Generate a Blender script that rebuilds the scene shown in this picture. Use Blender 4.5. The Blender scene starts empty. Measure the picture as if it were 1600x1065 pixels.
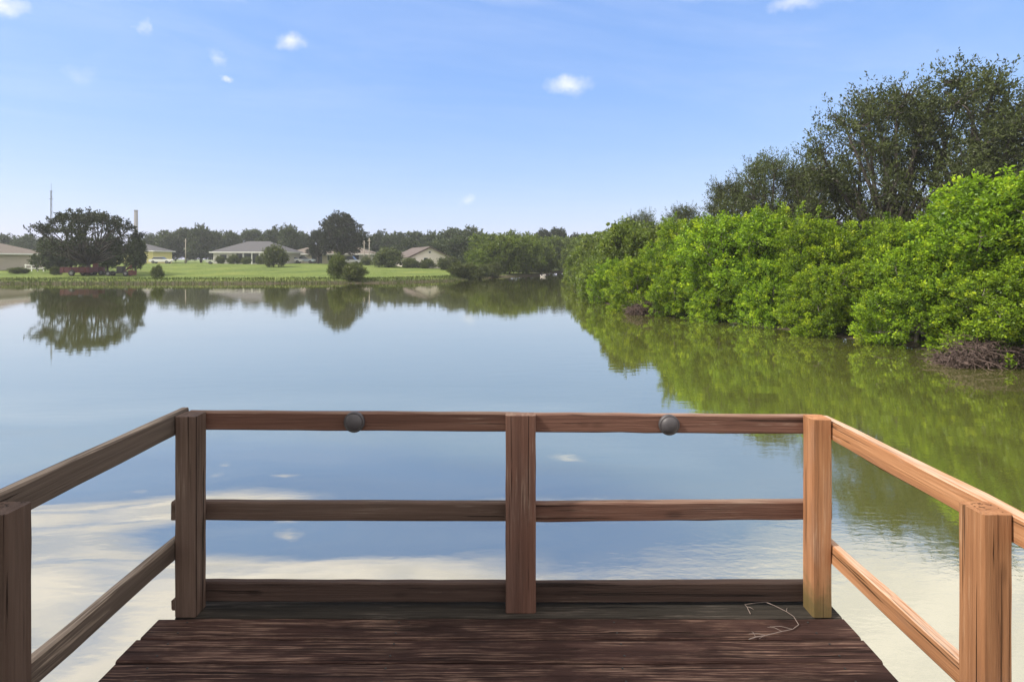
import bpy, math, random
import numpy as np
from mathutils import Vector, Matrix

S = bpy.context.scene
COL = S.collection
R = math.radians
F, HY, CAMZ = 870.0, 405.0, 2.5          # focal length in photo pixels, horizon row, eye height above the water

# ------------------------------------------------------------------ camera
cd = bpy.data.cameras.new('camera')
cam = bpy.data.objects.new('camera', cd)
COL.objects.link(cam)
PITCH = 0.0
cam.location = (0, 0, CAMZ)
cam.rotation_euler = (R(90 - PITCH), 0, 0)
cd.sensor_width = 36.0
cd.lens = F / 1600 * 36
cd.shift_y = -((532.5 - HY) - F * math.tan(R(PITCH))) / 1600
cd.clip_start = 0.05
cd.clip_end = 8000
S.camera = cam

# ------------------------------------------------------------------ sky and sun
SUN_AZ, SUN_EL = -108.0, 48.0             # degrees clockwise from the view direction, degrees up
sun_dir = Vector((math.sin(R(SUN_AZ)) * math.cos(R(SUN_EL)), math.cos(R(SUN_AZ)) * math.cos(R(SUN_EL)), math.sin(R(SUN_EL))))
world = bpy.data.worlds.new('World')
S.world = world
world.use_nodes = True


class NT:
    """small helper to write node trees"""
    def __init__(s, tree):
        s.t = tree
        tree.nodes.clear()

    def n(s, typ, ins=None, **kw):
        nd = s.t.nodes.new(typ)
        for k, v in kw.items():
            setattr(nd, k, v)
        for k, v in (ins or {}).items():
            sk = nd.inputs[k]
            if isinstance(v, bpy.types.NodeSocket):
                s.t.links.new(v, sk)
            else:
                sk.default_value = v
        return nd

    def m(s, op, a, b=0.0, c=None, clamp=False):
        ins = {0: a, 1: b}
        if c is not None:
            ins[2] = c
        return s.n('ShaderNodeMath', ins, operation=op, use_clamp=clamp).outputs[0]

    def vm(s, op, a, b=(0, 0, 0)):
        nd = s.n('ShaderNodeVectorMath', {0: a, 1: b}, operation=op)
        return nd.outputs['Value'] if op in ('LENGTH', 'DISTANCE', 'DOT_PRODUCT') else nd.outputs[0]

    def mix(s, fac, a, b, mode='MIX'):
        nd = s.n('ShaderNodeMix', data_type='RGBA', blend_type=mode)
        for k, v in ((0, fac), (6, a), (7, b)):
            if isinstance(v, bpy.types.NodeSocket):
                s.t.links.new(v, nd.inputs[k])
            else:
                nd.inputs[k].default_value = (*v, 1) if k and len(v) == 3 else v
        return nd.outputs[2]

    def ramp(s, fac, stops):
        nd = s.n('ShaderNodeValToRGB', {0: fac})
        cr = nd.color_ramp
        while len(cr.elements) < len(stops):
            cr.elements.new(0.5)
        for e, (p, c) in zip(cr.elements, stops):
            e.position = p
            e.color = (*c, 1) if len(c) == 3 else c
        return nd.outputs[0]

    def smooth(s, v, lo, hi, a=0.0, b=1.0):
        nd = s.n('ShaderNodeMapRange', {0: v, 1: lo, 2: hi, 3: a, 4: b}, interpolation_type='SMOOTHSTEP')
        return nd.outputs[0]

    def noise(s, vec, scale, detail=4, rough=0.55, dist=0.0):
        return s.n('ShaderNodeTexNoise', {'Vector': vec, 'Scale': scale, 'Detail': detail, 'Roughness': rough, 'Distortion': dist})


def pix_dir(px, py):
    return Vector(((px - 800) / F, 1.0, (HY - py) / F)).normalized()


w = NT(world.node_tree)
sky = w.n('ShaderNodeTexSky', sky_type='NISHITA', sun_disc=False, sun_elevation=R(SUN_EL), sun_rotation=R(SUN_AZ % 360),
          air_density=1.0, dust_density=0.35, ozone_density=2.5, altitude=0)
dirv = w.n('ShaderNodeTexCoord').outputs['Generated']
sep = w.n('ShaderNodeSeparateXYZ', {0: dirv})
dx, dy, dz = sep.outputs
zc = w.m('MAXIMUM', dz, 0.03)
# clear blue, paler to the horizon
sc_ = w.n('ShaderNodeSeparateColor', {0: sky.outputs[0]})
skyc = w.n('ShaderNodeCombineColor', {0: w.m('MULTIPLY', w.m('POWER', sc_.outputs[0], .82), 1.03),
                                      1: w.m('MULTIPLY', w.m('POWER', sc_.outputs[1], .56), 1.63),
                                      2: w.m('MULTIPLY', w.m('POWER', sc_.outputs[2], .28), 3.65)}).outputs[0]
# a cloud deck whose edge lies overhead, ahead of the dock (the water mirrors it)
cx, cy = w.m('DIVIDE', dx, zc), w.m('DIVIDE', dy, zc)
cvec = w.n('ShaderNodeCombineXYZ', {0: w.m('MULTIPLY', cx, 0.9), 1: w.m('ADD', w.m('MULTIPLY', cy, 1.5), w.m('MULTIPLY', cx, -0.5)), 2: 3.1}).outputs[0]
cn = w.noise(cvec, 1.15, 6, 0.55, 0.4).outputs[0]
edge = w.m('ADD', cy, w.m('MULTIPLY', w.m('SUBTRACT', cn, 0.5), 0.8))
deckmask = w.smooth(edge, 2.17, 1.78)
front = w.m('MULTIPLY', deckmask, w.smooth(cn, 0.22, 0.50))
# small fair-weather puffs
wob = w.noise(dirv, 26.0, 4, 0.6).outputs['Color']
wdir = w.vm('ADD', dirv, w.vm('MULTIPLY', w.vm('SUBTRACT', wob, (0.5, 0.5, 0.5)), (0.05, 0.05, 0.034)))
puff = None
for px, py, rx, rz, s in ((222, 42, 16, 22, .35), (455, 66, 34, 20, .8), (342, 92, 24, 18, .35), (352, 123, 13, 11, .65),
                          (888, 132, 50, 24, .7), (1240, 4, 60, 18, .6), (2, 4, 40, 26, .9), (130, 118, 34, 24, .18), (728, 313, 20, 14, .35)):
    c = pix_dir(px, py)
    d = w.vm('MULTIPLY', w.vm('SUBTRACT', wdir, tuple(c)), (F / rx / .62, F / rx / .62, F / rz / .62))
    v = w.m('MULTIPLY', w.smooth(w.vm('LENGTH', d), 1.25, -.15), s * .8)
    puff = v if puff is None else w.m('MAXIMUM', puff, v)
cov = w.m('MAXIMUM', front, puff)
cn2 = w.noise(cvec, 2.6, 5, 0.6, 0.3).outputs[0]
cloudc = w.ramp(cn2, [(0.30, (6.0, 5.9, 5.9)), (0.62, (9.0, 8.5, 7.9))])
veil = w.m('MULTIPLY', w.smooth(w.noise(w.vm('MULTIPLY', cvec, (.55, .6, 1.0)), .9, 5, .58, .8).outputs[0], .34, .78), w.smooth(cy, 4.6, 2.3, .02, .11))
cov = w.m('MAXIMUM', cov, veil)
skyc = w.mix(cov, skyc, cloudc)
bg = w.n('ShaderNodeBackground', {'Color': skyc, 'Strength': 0.12})
w.n('ShaderNodeOutputWorld', {'Surface': bg.outputs[0]})

sl = bpy.data.lights.new('sun', 'SUN')
sl.energy = 4.6
sl.angle = R(3)
sl.color = (1.0, 0.93, 0.82)
so = bpy.data.objects.new('sun', sl)
COL.objects.link(so)
so.rotation_euler = (-sun_dir).to_track_quat('-Z', 'Y').to_euler()

S.view_settings.view_transform = 'Standard'
S.view_settings.look = 'None'
S.view_settings.exposure = 0.6
S.view_settings.gamma = 1.0
S.render.engine = 'CYCLES'
S.cycles.use_denoising = True
S.cycles.max_bounces = 8
S.cycles.transparent_max_bounces = 8
S.cycles.volume_bounces = 0


# ------------------------------------------------------------------ materials
def material(name):
    m = bpy.data.materials.new(name)
    m.use_nodes = True
    return m, NT(m.node_tree)


def out(t, sh):
    t.n('ShaderNodeOutputMaterial', {'Surface': sh})


def plain(name, col, rough=0.7, var=0.12, scale=3.0, metal=0.0):
    m, t = material(name)
    co = t.n('ShaderNodeTexCoord').outputs['Object']
    f = t.noise(co, scale, 5).outputs[0]
    c = t.mix(f, tuple(x * (1 - var * 2) for x in col), tuple(min(1, x * (1 + var * 2)) for x in col))
    out(t, t.n('ShaderNodeBsdfPrincipled', {'Base Color': c, 'Roughness': rough, 'Metallic': metal}).outputs[0])
    return m


def leaf_mat(name, dark, light, young=None, trans=0.35, gloss=0.08):
    m, t = material(name)
    a = t.n('ShaderNodeAttribute', attribute_name='tint').outputs['Fac']
    oi = t.n('ShaderNodeObjectInfo').outputs['Random']
    stops = [(0.0, dark), (0.75, light)]
    if young:
        stops.append((1.0, young))
    c = t.ramp(a, stops)
    c = t.n('ShaderNodeHueSaturation', {'Hue': t.smooth(oi, 0, 1, 0.494, 0.504), 'Value': t.smooth(oi, 0, 1, 0.9, 1.1), 'Color': c}).outputs[0]
    d = t.n('ShaderNodeBsdfDiffuse', {'Color': c}).outputs[0]
    tr = t.n('ShaderNodeBsdfTranslucent', {'Color': t.mix(1.0, c, (1.15, 1.1, 0.55), 'MULTIPLY')}).outputs[0]
    x = t.n('ShaderNodeMixShader', {0: trans, 1: d, 2: tr}).outputs[0]
    g = t.n('ShaderNodeBsdfGlossy', {'Color': (1, 1, 1, 1), 'Roughness': 0.6}).outputs[0]
    fr = t.m('MULTIPLY', t.n('ShaderNodeFresnel', {'IOR': 1.4}).outputs[0], gloss * 1.5)
    out(t, t.n('ShaderNodeMixShader', {0: fr, 1: x, 2: g}).outputs[0])
    return m


def wood(name, dark, mid, light, worn, worn_amt=0.35, rough=0.75, grain=1.0, moss=None, topw=0.0, vary=.12, blotch=0.0):
    """timber with the grain along the object's X axis"""
    m, t = material(name)
    tc = t.n('ShaderNodeTexCoord').outputs['Object']
    oi = t.n('ShaderNodeObjectInfo').outputs['Random']
    off = t.n('ShaderNodeCombineXYZ', {0: t.m('MULTIPLY', oi, 37.0), 1: t.m('MULTIPLY', oi, 11.0), 2: t.m('MULTIPLY', oi, 5.0)}).outputs[0]
    p = t.vm('ADD', tc, off)
    fib = t.noise(t.vm('MULTIPLY', p, (3.0, 150.0, 150.0)), 1.0, 6, 0.65, 0.1).outputs[0]
    band = t.noise(t.vm('MULTIPLY', p, (1.0, 34.0, 34.0)), 1.0, 4, 0.55, .25).outputs[0]
    big = t.noise(t.vm('MULTIPLY', p, (2.2, 9.0, 9.0)), 1.0, 5, 0.6).outputs[0]
    c = t.ramp(t.m('ADD', t.m('MULTIPLY', band, 0.65), t.m('MULTIPLY', fib, 0.35)), [(0.32, dark), (0.5, mid), (0.68, light)])
    wv = t.m('MULTIPLY', t.smooth(fib, 0.46, 0.66), t.smooth(big, 0.62 - worn_amt * 0.3, 0.80 - worn_amt * 0.3))
    c = t.mix(wv, c, worn)
    crack = t.smooth(t.noise(t.vm('MULTIPLY', p, (1.1, 60.0, 60.0)), 1.0, 3, 0.5, 0.6).outputs[0], 0.36, 0.30)
    c = t.mix(t.m('MULTIPLY', crack, 0.75), c, tuple(x * 0.25 for x in dark))
    # knots
    vo = t.n('ShaderNodeTexVoronoi', {'Vector': t.vm('MULTIPLY', p, (2.1, 5.5, 5.5)), 'Scale': 1.0}).outputs['Distance']
    kn = t.smooth(vo, 0.13, 0.05)
    c = t.mix(t.m('MULTIPLY', kn, 0.6), c, tuple(x * 0.6 for x in dark))
    if moss:
        mz = t.n('ShaderNodeSeparateXYZ', {0: tc}).outputs[0]
        mn = t.noise(p, 14.0, 5, 0.6).outputs[0]
        mf = t.m('MULTIPLY', t.smooth(t.m('ADD', mz, t.m('MULTIPLY', t.m('SUBTRACT', mn, .5), .22)), moss[0], moss[1]), moss[3])
        c = t.mix(mf, c, moss[2])
    gw = t.smooth(t.noise(t.vm('MULTIPLY', p, (1.3, 5.0, 5.0)), 1.0, 5, .65).outputs[0], .50, .72)
    c = t.mix(t.m('MULTIPLY', gw, .28), c, tuple(.55 * sum(mid) / 3 + .35 * x for x in mid))
    spl = t.smooth(t.noise(t.vm('MULTIPLY', p, (.7, 85.0, 85.0)), 1.0, 2, .4, .1).outputs[0], .312, .270)
    c = t.mix(t.m('MULTIPLY', spl, .9), c, tuple(x * .15 for x in dark))
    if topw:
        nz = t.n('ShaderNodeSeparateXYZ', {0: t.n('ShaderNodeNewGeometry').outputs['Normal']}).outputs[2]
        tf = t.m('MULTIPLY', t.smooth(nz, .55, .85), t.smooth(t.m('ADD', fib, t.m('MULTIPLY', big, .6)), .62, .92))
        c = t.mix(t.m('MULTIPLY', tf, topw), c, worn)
    if blotch:
        bl = t.noise(t.vm('MULTIPLY', p, (1.0, 2.2, 1.0)), 3.2, 5, .62).outputs[0]
        c = t.mix(t.m('MULTIPLY', t.smooth(bl, .46, .60), blotch), c, tuple(x * .8 for x in dark))
    c = t.n('ShaderNodeHueSaturation', {'Value': t.smooth(oi, 0, 1, 1 - vary, 1 + vary), 'Color': c}).outputs[0]
    hgt = t.m('SUBTRACT', t.m('ADD', t.m('MULTIPLY', fib, 0.5 * grain), t.m('MULTIPLY', band, 0.5 * grain)), t.m('ADD', t.m('MULTIPLY', crack, 0.9), t.m('MULTIPLY', spl, 1.6)))
    b = t.n('ShaderNodeBump', {'Strength': 1.0, 'Distance': 0.006 * grain, 'Height': hgt}).outputs[0]
    out(t, t.n('ShaderNodeBsdfPrincipled', {'Base Color': c, 'Roughness': rough, 'Normal': b, 'Specular IOR Level': 0.12}).outputs[0])
    return m


M = {}
M['wood_dark'] = wood('weathered_brown_wood', (.068, .044, .035), (.102, .068, .054), (.145, .100, .080), (.23, .18, .15), .3)
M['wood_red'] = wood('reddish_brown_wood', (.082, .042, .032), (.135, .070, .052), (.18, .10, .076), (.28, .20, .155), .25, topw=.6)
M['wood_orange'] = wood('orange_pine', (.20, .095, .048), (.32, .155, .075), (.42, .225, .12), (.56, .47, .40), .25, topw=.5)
M['wood_orange_post'] = wood('orange_pine_post', (.20, .092, .046), (.31, .148, .072), (.40, .21, .11), (.46, .30, .19), .2,
                             moss=(0.20, 0.02, (.10, .085, .035), .85))
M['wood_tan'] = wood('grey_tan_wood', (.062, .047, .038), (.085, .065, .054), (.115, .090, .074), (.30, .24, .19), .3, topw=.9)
M['wood_low'] = wood('darker_brown_wood', (.034, .022, .019), (.055, .036, .030), (.080, .054, .045), (.15, .11, .09), .25)  # darker version of the brown wood, for the bottom end rail
M['wood_deck'] = wood('old_deck_wood', (.014, .0075, .0065), (.042, .022, .0185), (.070, .039, .032), (.22, .14, .105), .72, .85, 1.8, vary=.3, blotch=.4)
M['wood_mossy'] = wood('damp_mossy_deck_wood', (.016, .015, .013), (.032, .028, .024), (.052, .045, .038), (.12, .10, .085), .4, .85, 1.6)
M['bark'] = plain('bark', (.042, .034, .028), .9, .25, 6)
M['bark_grey'] = plain('grey_bark', (.14, .125, .11), .9, .25, 6)
M['brush'] = plain('dead_brush', (.068, .045, .038), .9, .3, 9)
M['mangrove'] = leaf_mat('mangrove_leaves', (.045, .095, .010), (.185, .30, .014), (.33, .43, .024), .30, .05)
M['mangrove_far'] = leaf_mat('mangrove_far_leaves', (.055, .085, .018), (.11, .16, .025), (.16, .21, .035), .35, .05)
M['oak'] = leaf_mat('oak_leaves', (.016, .022, .012), (.033, .045, .020), (.046, .058, .024), .2, .04)
M['tall'] = leaf_mat('dark_olive_leaves', (.034, .045, .016), (.068, .088, .028), (.095, .115, .038), .25, .05)
M['far'] = leaf_mat('far_wood_leaves', (.030, .044, .022), (.056, .078, .034), (.08, .10, .04), .25, .04)
M['shrub'] = leaf_mat('shrub_leaves', (.045, .062, .022), (.085, .11, .035), (.12, .14, .05), .3, .04)
M['bank'] = leaf_mat('bank_grass', (.040, .058, .020), (.085, .105, .032), (.13, .14, .05), .3, .03)
M['grass'] = leaf_mat('lawn_grass', (.075, .115, .028), (.125, .175, .038), (.19, .22, .055), .3, .03)
M['white'] = plain('white_paint', (.72, .72, .70), .5, .05)
M['offwhite'] = plain('pale_render', (.52, .50, .46), .8, .06, 1.0)
M['tan'] = plain('tan_render', (.42, .37, .31), .85, .06, 1.0)
M['beige'] = plain('beige_render', (.68, .63, .57), .85, .06, 1.0)
M['yellow'] = plain('yellow_render', (.62, .56, .24), .8, .05, 1.0)
M['roof_grey'] = plain('grey_shingles', (.062, .062, .070), .9, .18, 5)
M['roof_brown'] = plain('brown_shingles', (.085, .066, .060), .9, .18, 5)
M['roof_tan'] = plain('tan_brown_shingles', (.12, .10, .085), .9, .15, 5)
M['glass'] = plain('dark_glass', (.03, .035, .04), .12, .1)
M['black'] = plain('black_rubber', (.02, .02, .02), .7, .1)
M['cap'] = plain('dark_grey_plastic', (.055, .050, .055), .55, .15, 30)
M['red'] = plain('red_paint', (.065, .012, .020), .7, .2, 4)
M['rust'] = plain('rusty_red', (.10, .03, .026), .8, .25, 5)
M['concrete'] = plain('concrete', (.12, .115, .115), .9, .1, .3)
M['metal'] = plain('galvanised', (.16, .165, .17), .6, .1, 4, .3)
M['pole'] = plain('pole_wood', (.30, .27, .23), .85, .12, 3)
M['carblue'] = plain('pale_blue_car_paint', (.45, .52, .58), .3, .03)
M['twig'] = plain('dry_vine', (.22, .175, .155), .8, .2, 40)

# ground
m, t = material('ground_soil_and_grass')
co = t.n('ShaderNodeTexCoord').outputs['Object']
n1 = t.noise(co, 0.12, 5, .6).outputs[0]
n2 = t.noise(co, 1.7, 5, .65).outputs[0]
c = t.ramp(t.m('ADD', t.m('MULTIPLY', n1, .55), t.m('MULTIPLY', n2, .45)),
           [(.36, (.060, .088, .024)), (.5, (.105, .145, .034)), (.64, (.165, .185, .050))])
hz = t.n('ShaderNodeSeparateXYZ', {0: co}).outputs[2]
mud = t.smooth(t.m('ADD', hz, t.m('MULTIPLY', n2, .3)), .55, .25)
c = t.mix(mud, c, (.06, .05, .035))
bp = t.n('ShaderNodeBump', {'Strength': .6, 'Distance': .15, 'Height': n2}).outputs[0]
out(t, t.n('ShaderNodeBsdfPrincipled', {'Base Color': c, 'Roughness': .95, 'Normal': bp, 'Specular IOR Level': .1}).outputs[0])
M['ground'] = m

# water: murky olive body under a mirror surface, livelier close to the dock
m, t = material('pond_water')
co = t.n('ShaderNodeTexCoord').outputs['Object']
sx, sy, sz = t.n('ShaderNodeSeparateXYZ', {0: co}).outputs
near = t.smooth(sy, 14.0, 4.0)
calm = t.m('MULTIPLY', t.smooth(sy, 11.0, 6.0), t.smooth(sx, 2.8, .6))
patch = t.smooth(t.noise(co, 0.10, 3, .5).outputs[0], .45, .62)
rightside = t.smooth(sx, -0.5, 3.0)
swell = t.noise(t.vm('MULTIPLY', co, (.45, 1.0, 1.0)), .42, 1, .4, .2).outputs[0]
rip = t.noise(t.vm('MULTIPLY', co, (.55, 1.6, 1.0)), 2.2, 3, .5, .2).outputs[0]
fine = t.noise(t.vm('MULTIPLY', co, (.8, 1.8, 1.0)), 9.0, 3, .55, .4).outputs[0]
h = t.m('ADD', t.m('MULTIPLY', swell, t.m('ADD', .002, t.m('MULTIPLY', calm, .17))),
        t.m('ADD', t.m('MULTIPLY', rip, t.m('ADD', .0012, t.m('MULTIPLY', patch, .0012))),
            t.m('MULTIPLY', fine, t.m('ADD', .00015, t.m('MULTIPLY', t.m('MULTIPLY', near, rightside), .0006)))))
bp = t.n('ShaderNodeBump', {'Strength': 1.0, 'Distance': 1.0, 'Height': h}).outputs[0]
body = t.n('ShaderNodeBsdfDiffuse', {'Color': (.090, .098, .026, 1)}).outputs[0]
gl = t.n('ShaderNodeBsdfGlossy', {'Color': (.98, .95, .90, 1), 'Roughness': .02, 'Normal': bp}).outputs[0]
fr = t.n('ShaderNodeFresnel', {'IOR': 1.6, 'Normal': bp}).outputs[0]
fac = t.m('ADD', .42, t.m('MULTIPLY', fr, .66), clamp=True)
out(t, t.n('ShaderNodeMixShader', {0: fac, 1: body, 2: gl}).outputs[0])
M['water'] = m


# ------------------------------------------------------------------ object helpers
def link(name, mesh, mat=None, parent=None, loc=None, rot=None):
    o = bpy.data.objects.new(name, mesh)
    COL.objects.link(o)
    if mat and not mesh.materials:
        mesh.materials.append(M[mat])
    if parent:
        o.parent = parent
    if loc is not None:
        o.location = loc
    if rot is not None:
        o.rotation_euler = rot
    return o


def tag(o, label=None, cat=None, group=None, kind=None):
    for k, v in (('label', label), ('category', cat), ('group', group), ('kind', kind)):
        if v:
            o[k] = v
    return o


def thing(name, label, cat, loc=(0, 0, 0), rz=0.0, group=None):
    o = bpy.data.objects.new(name, None)
    o.empty_display_size = 0.2
    COL.objects.link(o)
    o.location = loc
    o.rotation_euler = (0, 0, rz)
    return tag(o, label, cat, group)


def copy_tree(o, parent=None):
    c = o.copy()
    COL.objects.link(c)
    c.parent = parent
    for ch in list(o.children):
        copy_tree(ch, c)
    return c


class MB:
    def __init__(s):
        s.v, s.f = [], []

    def box(s, x0, x1, y0, y1, z0, z1):
        b = len(s.v)
        s.v += [(x, y, z) for z in (z0, z1) for x, y in ((x0, y0), (x1, y0), (x1, y1), (x0, y1))]
        s.f += [tuple(b + i for i in q) for q in ((3, 2, 1, 0), (4, 5, 6, 7), (0, 1, 5, 4), (1, 2, 6, 5), (2, 3, 7, 6), (3, 0, 4, 7))]
        return s

    def poly(s, pts):
        b = len(s.v)
        s.v += [tuple(p) for p in pts]
        s.f.append(tuple(range(b, b + len(pts))))
        return s

    def prism(s, prof, x0, x1):
        """profile of (y, z) points, extruded along x"""
        n, b = len(prof), len(s.v)
        s.v += [(x0, y, z) for y, z in prof] + [(x1, y, z) for y, z in prof]
        s.f += [tuple(b + i for i in reversed(range(n))), tuple(b + n + i for i in range(n))]
        s.f += [(b + i, b + (i + 1) % n, b + n + (i + 1) % n, b + n + i) for i in range(n)]
        return s

    def tube(s, pts, rad, n=6, cap=True):
        pts = [Vector(p) for p in pts]
        if not hasattr(rad, '__len__'):
            rad = [rad] * len(pts)
        b = len(s.v)
        for i, p in enumerate(pts):
            d = (pts[min(i + 1, len(pts) - 1)] - pts[max(i - 1, 0)]).normalized()
            a = d.cross(Vector((0, 0, 1)) if abs(d.z) < .9 else Vector((1, 0, 0))).normalized()
            c = d.cross(a)
            for k in range(n):
                an = 2 * math.pi * k / n
                s.v.append(tuple(p + (a * math.cos(an) + c * math.sin(an)) * rad[i]))
        for i in range(len(pts) - 1):
            for k in range(n):
                s.f.append((b + i * n + k, b + i * n + (k + 1) % n, b + (i + 1) * n + (k + 1) % n, b + (i + 1) * n + k))
        if cap:
            s.f.append(tuple(b + k for k in reversed(range(n))))
            s.f.append(tuple(b + (len(pts) - 1) * n + k for k in range(n)))
        return s

    def lathe(s, prof, n=24, axis='Z'):
        """profile of (radius, height)"""
        b = len(s.v)
        for r, h in prof:
            for k in range(n):
                a = 2 * math.pi * k / n
                p = (r * math.cos(a), r * math.sin(a), h)
                s.v.append(p if axis == 'Z' else (p[0], -p[2], p[1]))
        for i in range(len(prof) - 1):
            for k in range(n):
                s.f.append((b + i * n + k, b + i * n + (k + 1) % n, b + (i + 1) * n + (k + 1) % n, b + (i + 1) * n + k))
        s.f.append(tuple(b + k for k in reversed(range(n))))
        s.f.append(tuple(b + (len(prof) - 1) * n + k for k in range(n)))
        return s

    def mesh(s, name, smooth=False):
        me = bpy.data.meshes.new(name)
        me.from_pydata(s.v, [], s.f)
        me.update()
        if smooth:
            me.polygons.foreach_set('use_smooth', [True] * len(me.polygons))
        return me

    def build(s, name, mat, parent=None, loc=None, rot=None, smooth=False):
        return link(name, s.mesh(name, smooth), mat, parent, loc, rot)


def quad_mesh(name, V, tint, nv=4):
    """V: (n, nv, 3) loose faces; tint: one value for each face"""
    n = len(V)
    me = bpy.data.meshes.new(name)
    me.vertices.add(n * nv)
    me.vertices.foreach_set('co', V.reshape(-1).astype(np.float32))
    me.loops.add(n * nv)
    me.loops.foreach_set('vertex_index', np.arange(n * nv, dtype=np.int32))
    me.polygons.add(n)
    me.polygons.foreach_set('loop_start', np.arange(0, n * nv, nv, dtype=np.int32))
    me.polygons.foreach_set('loop_total', np.full(n, nv, dtype=np.int32))
    at = me.attributes.new('tint', 'FLOAT', 'FACE')
    at.data.foreach_set('value', np.clip(tint, 0, 1).astype(np.float32))
    me.update(calc_edges=True)
    return me


def gx(px, Y):
    return (px - 800) / F * Y


def zz(py, Y):
    return CAMZ - (py - HY) / F * Y


# ------------------------------------------------------------------ ground and water
SHORE = np.array([(14.5, -7), (13.6, 2), (12.4, 8), (11.7, 12.6), (11.1, 15.5), (10.2, 18.1), (8.3, 21.7), (5.8, 25.6), (5.1, 31), (5.3, 39.5),
                  (6.9, 62), (7.5, 80), (9.5, 104), (7.6, 104), (5.6, 84), (0.5, 80.5), (-3.5, 74), (-6.5, 64), (-12, 58.5), (-30, 56.5),
                  (-57, 56), (-80, 54), (-105, 45), (-110, 20), (-45, 8), (-15, 3), (-6.5, -1), (-4.5, -7)], float)


def shore_dist(P):
    """signed distance to the water's edge, positive on land"""
    A, B = SHORE, np.roll(SHORE, -1, 0)
    best = np.full(len(P), 1e9)
    inside = np.zeros(len(P), bool)
    for a, b in zip(A, B):
        ab = b - a
        tt = np.clip(((P - a) @ ab) / (ab @ ab), 0, 1)
        best = np.minimum(best, np.hypot(*(P - a - tt[:, None] * ab).T))
        cond = (a[1] > P[:, 1]) != (b[1] > P[:, 1])
        with np.errstate(divide='ignore', invalid='ignore'):
            xi = a[0] + (P[:, 1] - a[1]) * (b[0] - a[0]) / (b[1] - a[1])
        inside ^= cond & (P[:, 0] < xi)
    return np.where(inside, -best, best)


def sstep(x, a, b):
    x = np.clip((x - a) / (b - a), 0, 1)
    return x * x * (3 - 2 * x)


def height(P):
    d = shore_dist(P)
    right = sstep(P[:, 0], -6, 4)
    land = .52 * sstep(d, -.2, 1.8) + 1.1 * sstep(d, 1, 57)
    low = .25 * sstep(d, -.2, 2) + 1.0 * sstep(d, 4, 60)
    z = land * (1 - right) + low * right
    z += .06 * np.sin(P[:, 0] * .37 + P[:, 1] * .21) * sstep(d, 2, 6)
    return np.where(d > -.2, z - .04, -1.3 * sstep(-d, .2, 4) - .04)


def gz(x, y):
    return float(height(np.array([[x, y]], float))[0])


xs = np.concatenate([[-3000, -1500, -800, -450, -260, -180], np.arange(-140, 60.1, 1.25), [75, 100, 150, 260, 500, 1000, 3000]])
ys = np.concatenate([[-2000, -800, -300, -120, -60, -30], np.arange(-16, 134, 1.25), [145, 165, 200, 260, 400, 800, 1600, 3200]])
GX, GY = np.meshgrid(xs, ys)
P = np.stack([GX.ravel(), GY.ravel()], 1)
Z = height(P)
nx, ny = len(xs), len(ys)
idx = np.arange(nx * ny).reshape(ny, nx)
faces = np.stack([idx[:-1, :-1], idx[:-1, 1:], idx[1:, 1:], idx[1:, :-1]], -1).reshape(-1, 4)
me = bpy.data.meshes.new('ground')
me.from_pydata(np.column_stack([P, Z]).tolist(), [], faces.tolist())
me.polygons.foreach_set('use_smooth', [True] * len(me.polygons))
tag(link('ground', me, 'ground'), 'grassy ground round the pond rising gently to the houses', kind='structure')
wm = MB().poly([(-130, -12, 0), (40, -12, 0), (40, 120, 0), (-130, 120, 0)])
tag(wm.build('water', 'water'), 'still pond water mirroring trees and clouds', kind='structure')


# ------------------------------------------------------------------ foliage helpers
def unit(v):
    return v / np.maximum(np.linalg.norm(v, axis=-1, keepdims=True), 1e-9)


def leaves_at(rng, pos, axis, L, W, flat):
    """diamond leaves at pos pointing along axis; flat: how far faces turn to the sky"""
    n = len(pos)
    nrm = unit(rng.normal(size=(n, 3)) + np.array([0, 0, flat]))
    side = unit(np.cross(axis, nrm))
    l = L * rng.uniform(.65, 1.3, (n, 1))
    wd = W * rng.uniform(.7, 1.25, (n, 1))
    up = np.cross(side, axis) * l * .08
    V = np.empty((n, 4, 3))
    V[:, 0] = pos
    V[:, 1] = pos + axis * l * .45 + side * wd * .5 + up
    V[:, 2] = pos + axis * l
    V[:, 3] = pos + axis * l * .45 - side * wd * .5 + up
    return V


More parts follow.
